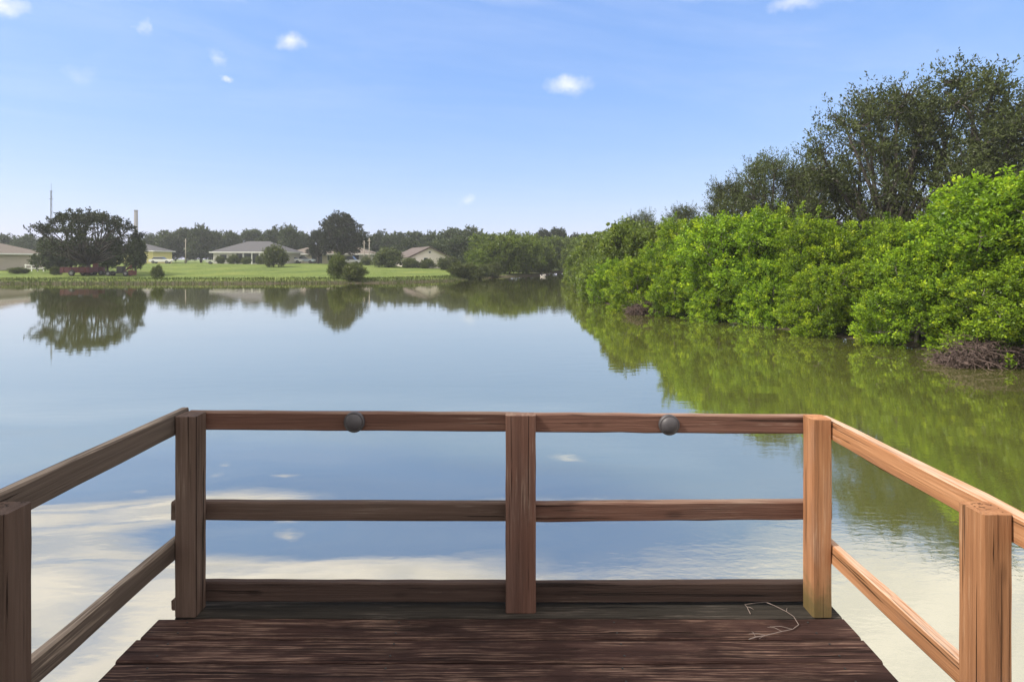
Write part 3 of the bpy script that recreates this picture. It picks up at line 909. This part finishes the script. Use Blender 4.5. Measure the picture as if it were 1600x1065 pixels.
# ------------------------------------------------------------------ houses
def house(name, label, x, y, rz, w_, d_, wall_h, roof_h, kind, wall, roof, openings, over=.55):
    """front faces -Y before turning; openings: (kind, x0, x1, z0, z1, side)"""
    z = gz(x, y) - .1
    t_ = thing(name, label, 'house', (x, y, z), rz)
    a, b = w_ / 2, d_ / 2
    mb = MB()
    if kind == 'gable':                     # ridge runs along Y, gable ends face -Y and +Y
        mb.prism([(0, 0)], 0, 0) if False else None
        prof = [(-a, 0), (a, 0), (a, wall_h), (0, wall_h + roof_h), (-a, wall_h)]
        n = 5
        mb.v += [(p, -b, q) for p, q in prof] + [(p, b, q) for p, q in prof]
        mb.f += [(0, 1, 2, 3, 4), (9, 8, 7, 6, 5)] + [(i, 5 + i, 5 + (i + 1) % n, (i + 1) % n) for i in range(n)]
    else:
        mb.box(-a, a, -b, b, 0, wall_h)
    mb.build('wall', wall, t_)
    rb = MB()
    A, B = a + over, b + over
    th = .16
    zb = wall_h + .02
    if kind == 'gable':
        sl_ = roof_h / a
        for s in (-1, 1):
            e = (s * A, zb - over * sl_)
            pr = [(0, zb + roof_h), e, (e[0], e[1] + th), (0, zb + roof_h + th)]
            k0 = len(rb.v)
            rb.v += [(p, -B, q) for p, q in pr] + [(p, B, q) for p, q in pr]
            rb.f += [tuple(k0 + i for i in q) for q in ((0, 1, 2, 3), (7, 6, 5, 4), (0, 4, 5, 1), (1, 5, 6, 2), (2, 6, 7, 3))]
        ro = rb.build('roof', roof, t_)
        fb = MB()
        for s in (-1, 1):
            e = (s * A, zb - over * sl_)
            pr = [(0, zb + roof_h - .1), (e[0], e[1] - .1), (e[0], e[1] + th * .9), (0, zb + roof_h + th * .9)]
            k0 = len(fb.v)
            fb.v += [(p, -B - .05, q) for p, q in pr] + [(p, -B - .003, q) for p, q in pr]
            fb.f += [tuple(k0 + i for i in q) for q in ((0, 1, 2, 3), (7, 6, 5, 4), (0, 4, 5, 1), (1, 5, 6, 2), (2, 6, 7, 3))]
        fb.build('fascia', 'white' if wall != 'beige' else 'roof_brown', ro)
    else:
        rl = max(.3, A - B)
        ax = (rl, 0) if A > B else (0, B - A)
        base = [(-A, -B, zb), (A, -B, zb), (A, B, zb), (-A, B, zb)]
        rd = [(-ax[0], -ax[1], zb + roof_h), (ax[0], ax[1], zb + roof_h)]
        rb.v += base + rd + [(p[0], p[1], p[2] - .01) for p in base]
        rb.f += [(0, 1, 5, 4), (1, 2, 5), (2, 3, 4, 5), (3, 0, 4), (9, 8, 7, 6)] if A > B else [(0, 1, 4), (1, 2, 5, 4), (2, 3, 5), (3, 0, 4, 5), (9, 8, 7, 6)]
        ro = rb.build('roof', roof, t_)
        fb = MB()
        fb.box(-A - .02, A + .02, -B - .04, -B - .003, zb - .2, zb - .012)
        fb.box(A + .003, A + .04, -B, B, zb - .2, zb - .012)
        fb.box(-A - .04, -A - .003, -B, B, zb - .2, zb - .012)
        fb.build('fascia', 'white', ro)
    for kd, x0, x1, z0, z1, side in openings:
        def bx(e0, e1, d0, d1, h0, h1):
            m_ = MB()
            if side == 'f':
                return m_.box(e0, e1, -b - d1, -b - d0, h0, h1)
            return m_.box(a + d0, a + d1, e0, e1, h0, h1)
        if kd == 'window':
            o = bx(x0 - .08, x1 + .08, .003, .04, z0 - .08, z1 + .08).build('window', 'white', t_)
            bx(x0, x1, .041, .05, z0, z1).build('pane', 'glass', o)
        elif kd == 'door':
            o = bx(x0, x1, .003, .05, z0, z1).build('door', 'white', t_)
            bx(x1 - .18, x1 - .12, .051, .09, z0 + .95, z0 + 1.05).build('handle', 'metal', o)
        elif kd == 'garage':
            o = bx(x0, x1, .003, .05, z0, z1).build('garage_door', 'offwhite', t_)
            for q in range(4):
                hq = (z1 - z0) / 4
                bx(x0 + .05, x1 - .05, .051, .075, z0 + q * hq + .04, z0 + (q + 1) * hq - .03).build('panel', 'offwhite', o)
        elif kd == 'porch':
            bx(x0, x1, .003, .03, z0, z1).build('porch_screen', 'glass', t_)
        elif kd == 'column':
            bx(x0, x1, .04, .3, z0, z1).build('column', 'white', t_)
    return t_


house('tan_house', 'tan house with brown hip roof cut off by the left edge', gx(-52, 82) , 82, 0.0, 15, 9, 2.45, 1.9, 'hip', 'tan', 'roof_tan',
      [('window', 5.2, 5.9, .9, 2.1, 'f'), ('window', 2.6, 3.6, .9, 2.1, 'f'), ('column', 6.5, 6.75, 0, 2.4, 'f')])
house('yellow_house', 'small yellow house with pale garage door left of the wood', gx(216, 130), 130, .06, 11, 8, 2.9, 1.7, 'hip', 'yellow', 'roof_grey',
      [('garage', 1.6, 4.2, .1, 2.0, 'f'), ('window', -3.2, -1.8, 1.0, 2.1, 'f')])
house('grey_roofed_house', 'pale house with wide grey hip roof in the middle of the lawn', gx(390, 112), 116, 0.0, 13.8, 9.5, 2.55, 2.25, 'hip', 'offwhite', 'roof_grey',
      [('porch', -2.4, 2.4, .3, 2.2, 'f'), ('window', -5.6, -4.2, .9, 2.0, 'f'), ('door', .9, 1.8, .1, 2.1, 'f') if False else ('window', 3.6, 5.4, .9, 2.0, 'f'),
       ('column', -2.5, -2.25, .1, 2.5, 'f'), ('column', 2.3, 2.55, .1, 2.5, 'f'), ('column', -.9, -.7, .1, 2.5, 'f'), ('column', .8, 1.0, .1, 2.5, 'f')])
house('brown_house', 'low house with tan-brown roof behind the tall rounded oak', gx(502, 128), 130, .05, 14, 9, 2.3, 1.9, 'hip', 'tan', 'roof_tan',
      [('window', -4.5, -3.0, .8, 1.9, 'f'), ('window', 2.0, 3.6, .8, 1.9, 'f'), ('porch', -1.5, .8, .2, 2.0, 'f')])
house('carport_house', 'pale low-roofed house behind the parked cars, right of the tall oak', gx(556, 130), 132, -.1, 8, 7, 2.2, 1.5, 'hip', 'offwhite', 'roof_tan',
      [('porch', -2.5, 1.5, .1, 2.0, 'f')])
house('gabled_house', 'beige house with brown roof and gable end facing the pond', gx(652, 106), 110, .42, 7.4, 13, 2.15, 1.75, 'gable', 'beige', 'roof_brown',
      [('window', -1.1, -.4, 1.15, 1.95, 'f'), ('window', -2.9, -2.2, .5, 1.3, 'f'), ('window', -.2, .2, 2.85, 3.15, 'f')], .45)


# ------------------------------------------------------------------ cars, trailer, boat and other small things across the water
def wheel(parent, x, y, r, wd):
    w_ = MB().lathe([(r * .9, -wd / 2), (r, -wd * .35), (r, wd * .35), (r * .9, wd / 2)], 16, 'Y').build('wheel', 'black', parent, (x, y, r))
    MB().lathe([(r * .58, -wd / 2 - .012), (r * .5, wd / 2 + .012)], 12, 'Y').build('rim', 'metal', w_)


def car(label, x, y, rz, paint, suv=False):
    t_ = thing('parked_car', label, 'car', (x, y, gz(x, y)), rz, 'cars parked by the houses')
    hr = 1.72 if suv else 1.42
    prof = [(-2.2, .38), (2.2, .38), (2.25, .72), (2.05, .86), (1.05, .95), (-2.05, .98), (-2.25, .8)]
    b = MB()
    n = len(prof)
    b.v += [(p, -.86, q) for p, q in prof] + [(p, .86, q) for p, q in prof]
    b.f += [tuple(range(n)), tuple(reversed(range(n, 2 * n)))] + [(i, n + i, n + (i + 1) % n, (i + 1) % n) for i in range(n)]
    b.build('body', paint, t_)
    tail = -2.0 if suv else -1.65
    cb = MB()
    cab = [(tail, .97, .84), (1.0, .94, .84), (.35, hr, .66), (tail + .35, hr, .66)]
    cb.v += [(p, -q2, q) for p, q, q2 in cab] + [(p, q2, q) for p, q, q2 in cab]
    cb.f += [(0, 1, 2, 3), (7, 6, 5, 4), (0, 4, 5, 1), (1, 5, 6, 2), (2, 6, 7, 3), (3, 7, 4, 0)]
    cb.build('cabin', 'glass', t_)
    MB().box(tail + .34, .36, -.665, .665, hr + .003, hr + .05).build('roof', paint, t_)
    for px_ in (1.35, -1.35):
        for s in (-.8, .8):
            wheel(t_, px_, s, .33, .2)
    for s in (-.62, .62):
        MB().box(2.2, 2.27, s - .16, s + .16, .62, .76).build('headlight', 'white', t_)
    return t_


car('white car parked beside the yellow house', gx(252, 124), 124, .2, 'white')
car('white sport utility car right of the grey-roofed house', gx(456, 118), 118, .1, 'white', True)
car('white sport utility car under the right side of the tall oak', gx(549, 120), 120, 0, 'white', True)
car('pale blue car left of the low brown-roofed house', gx(470, 119), 121, .15, 'carblue')
car('pale car half hidden before the beige gabled house', gx(644, 101), 101.5, .5, 'offwhite')
# small white cart on the lawn
x, y = gx(329, 106), 106
t_ = thing('lawn_cart', 'small white cart on the lawn left of the grey-roofed house', 'cart', (x, y, gz(x, y)), .3)
MB().prism([(-.4, .3), (.4, .3), (.5, .75), (-.5, .75)], -.7, .7).build('tub', 'white', t_)
MB().tube([(.7, 0, .4), (1.4, 0, .8)], .03, 6).build('handle', 'metal', t_)
for s in (-.45, .45):
    wheel(t_, 0, s, .28, .1)

# red trailer and red implement under the oak
x, y = gx(126, 64.8), 64.6
t_ = thing('red_trailer', 'dark red box trailer under the spreading oak', 'trailer', (x, y, gz(x, y)), .05)
for x0, x1, y0, y1, nmx in ((-1.6, 1.6, -.8, -.74, 'side_panel'), (-1.6, 1.6, .74, .8, 'side_panel'), (-1.6, -1.54, -.739, .739, 'tailgate'), (1.54, 1.6, -.739, .739, 'front_panel')):
    MB().box(x0, x1, y0, y1, .42, 1.0).build(nmx, 'red', t_)
MB().box(-1.6, 1.6, -.8, .8, .36, .418).build('bed', 'red', t_)
for q in (-1.2, -.4, .4, 1.2):
    MB().box(q - .04, q + .04, -.85, -.802, .36, 1.02).build('stake', 'rust', t_)
MB().tube([(1.6, 0, .40), (2.5, 0, .34)], .05, 8).build('drawbar', 'black', t_)
for s in (-.92, .92):
    wheel(t_, -.2, s, .34, .18)
x, y = gx(152, 66.2), 66.3
t_ = thing('red_mower', 'small red machine with upright hood beside the oak trunk', 'machine', (x, y, gz(x, y)), .4)
MB().prism([(-.5, .35), (.5, .35), (.45, .95), (-.45, .95)], -.6, .6).build('body', 'red', t_)
MB().prism([(-.3, .96), (.3, .96), (.22, 1.45), (-.22, 1.45)], -.45, .0).build('hood', 'rust', t_)
for px_ in (-.45, .45):
    for s in (-.58, .58):
        wheel(t_, px_, s, .28, .16)
x, y = gx(190, 65), 65
t_ = thing('red_farm_implement', 'low farm implement with raised red arm right of the oak', 'machine', (x, y, gz(x, y)), .1)
MB().box(-1.6, 1.2, -.35, .35, .32, .46).build('frame', 'black', t_)
MB().tube([(.1, 0, .4), (1.1, 0, 1.25)], .07, 8).build('arm', 'rust', t_)
MB().tube([(.0, .25, .5), (.95, .25, 1.0), (1.15, .25, .5)], .06, 8).build('arm', 'rust', t_)
MB().prism([(-.4, .46), (.4, .46), (.35, 1.15), (-.35, 1.15)], -.35, .25).build('engine_cover', 'black', t_)
MB().prism([(-.45, .1), (.45, .1), (.5, .55), (-.5, .7)], 1.0, 1.4).build('bucket', 'rust', t_)
for px_ in (-1.2, .7):
    for s in (-.45, .45):
        wheel(t_, px_, s, .3, .16)

# white rail fence by the tan house
x0, x1, y = gx(40, 78), gx(68, 78), 78
t_ = thing('white_rail_fence', 'short white rail fence beside the tan house', 'fence', (x0, y, gz(x0, y)), 0)
for q in np.linspace(0, x1 - x0, 4):
    MB().box(q - .05, q + .05, -.05, .05, -.1, 1.0).build('post', 'white', t_)
for z_ in (.35, .8):
    MB().box(-.1, x1 - x0 + .1, -.075, -.052, z_, z_ + .11).build('rail', 'white', t_)

# antenna mast
x, y = gx(80, 92), 92
t_ = thing('antenna_mast', 'thin lattice antenna mast rising behind the spreading oak', 'antenna', (x, y, gz(x, y)), .3)
H_ = 12.6
for a in range(3):
    c_, s_ = math.cos(a * 2.094) * .17, math.sin(a * 2.094) * .17
    MB().tube([(c_, s_, -.2), (c_ * .5, s_ * .5, H_)], .03, 5).build('leg', 'metal', t_)
lb = MB()
for q in range(30):
    z0, z1 = q * H_ / 30, (q + 1) * H_ / 30
    k0, k1 = 1 - .5 * z0 / H_, 1 - .5 * z1 / H_
    a, b_ = q % 3 * 2.094, (q + 1) % 3 * 2.094
    lb.tube([(math.cos(a) * .17 * k0, math.sin(a) * .17 * k0, z0), (math.cos(b_) * .17 * k1, math.sin(b_) * .17 * k1, z1)], .018, 4)
lb.build('lattice', 'metal', t_)
MB().tube([(-.35, 0, H_ - 1.4), (.35, 0, H_ - 1.4)], .025, 5).build('crossbar', 'metal', t_)
MB().tube([(-.2, 0, H_ - .1), (.2, 0, H_ - .1)], .025, 5).build('crossbar', 'metal', t_)
MB().tube([(0, 0, H_), (0, 0, H_ + 1.2)], .02, 5).build('whip', 'metal', t_)

# smokestack
x, y = gx(212.5, 420), 420
t_ = thing('smokestack', 'tall grey-brown smokestack far behind the yellow house', 'smokestack', (x, y, 0), 0)
MB().lathe([(1.65, 0), (1.25, 38.5)], 20).build('shaft', 'concrete', t_, smooth=True)
MB().lathe([(1.36, 38.51), (1.36, 39.6)], 20).build('rim', 'concrete', t_)

# poles
for px, Y, py, lab in ((290, 124, 373, 'slim pale utility pole left of the grey-roofed house'), (569, 114, 376, 'pale pole right of the tall oak, left one of the pair'),
                       (577, 112, 372, 'pale pole right of the tall oak, right one of the pair')):
    x = gx(px, Y)
    g = gz(x, Y)
    t_ = thing('utility_pole', lab, 'pole', (x, Y, g), 0, 'pale poles by the houses')
    hh = zz(py, Y) - g
    MB().tube([(0, 0, -.3), (0, 0, hh)], [.11, .08], 8).build('shaft', 'pole', t_, smooth=True)
    MB().box(-.35, .35, -.14, -.085, hh - .6, hh - .5).build('crossarm', 'pole', t_)

# skiff at the head of the pond
x, y = gx(849, 80), 80
t_ = thing('small_skiff', 'small white skiff moored under the trees at the head of the pond', 'boat', (x, y, 0), 1.25)
hb = MB()
st = [(-1.2, .48, .42), (-.4, .55, .42), (.5, .45, .46), (1.3, .03, .56)]
for xx, hw, ht in st:
    hb.v += [(xx, -hw, ht), (xx, -hw * .6, -.06), (xx, hw * .6, -.06), (xx, hw, ht), (xx, hw * .8, ht - .01), (xx, hw * .45, .06), (xx, -hw * .45, .06), (xx, -hw * .8, ht - .01)]
for i in range(3):
    for k in range(8):
        hb.f.append((i * 8 + k, i * 8 + (k + 1) % 8, i * 8 + 8 + (k + 1) % 8, i * 8 + 8 + k))
hb.f += [tuple(reversed(range(8))), tuple(24 + k for k in range(8))]
hb.build('hull', 'offwhite', t_)
t_.scale = (.62, .62, .62)
MB().box(-.55, -.3, -.40, .40, .28, .32).build('seat', 'offwhite', t_)
MB().box(-1.45, -1.21, -.12, .12, .2, .75).build('motor', 'black', t_)

# ------------------------------------------------------------------ bank vegetation and lawn grass
rng = np.random.default_rng(77)


def blades(n, sample, h0, h1, wd):
    P_ = sample(n)
    z_ = height(P_)
    k = len(P_)
    hgt = rng.uniform(h0, h1, k)
    a = rng.uniform(0, 6.283, k)
    base = np.column_stack([P_, z_ - .03])
    side = np.column_stack([np.cos(a), np.sin(a), np.zeros(k)]) * wd
    tip = base + np.column_stack([rng.normal(0, .25, k) * hgt, rng.normal(0, .25, k) * hgt, hgt])
    return np.stack([base - side, base + side, tip], 1)


def samp(x0, x1, y0, y1, lo, hi):
    def f(n):
        p = np.column_stack([rng.uniform(x0, x1, n * 4), rng.uniform(y0, y1, n * 4)])
        d = shore_dist(p)
        return p[(d > lo) & (d < hi)][:n]
    return f


V = np.concatenate([blades(26000, samp(-82, -3, 52, 72, -.15, 2.2), .08, .30, .035), blades(5000, samp(-82, 1, 52, 82, -.3, .5), .15, .45, .04)])
tag(link('bank_grass', quad_mesh('bank_grass', V, rng.normal(.35, .2, len(V)), 3), 'bank'), 'rough dark grass and reeds along the far bank', 'grass', kind='stuff')
V = blades(75000, samp(-90, -2, 55, 118, 1.8, 62), .03, .09, .025)
tag(link('lawn_grass', quad_mesh('lawn_grass', V, rng.normal(.5, .2, len(V)), 3), 'grass'), 'green mown lawn between the pond and the houses', 'grass', kind='stuff')

# ------------------------------------------------------------------ light haze over the pond
m, t = material('haze')
t.n('ShaderNodeOutputMaterial', {'Volume': t.n('ShaderNodeVolumePrincipled', {'Color': (.86, .90, .96, 1), 'Density': .0006, 'Anisotropy': .2}).outputs[0]})
M['haze'] = m
USE_HAZE = True
if USE_HAZE:
    hz_ = MB().box(-320, 320, -40, 470, -2.5, 45).build('haze', 'haze')
    tag(hz_, 'thin pale haze in the air over the pond', 'haze', kind='stuff')
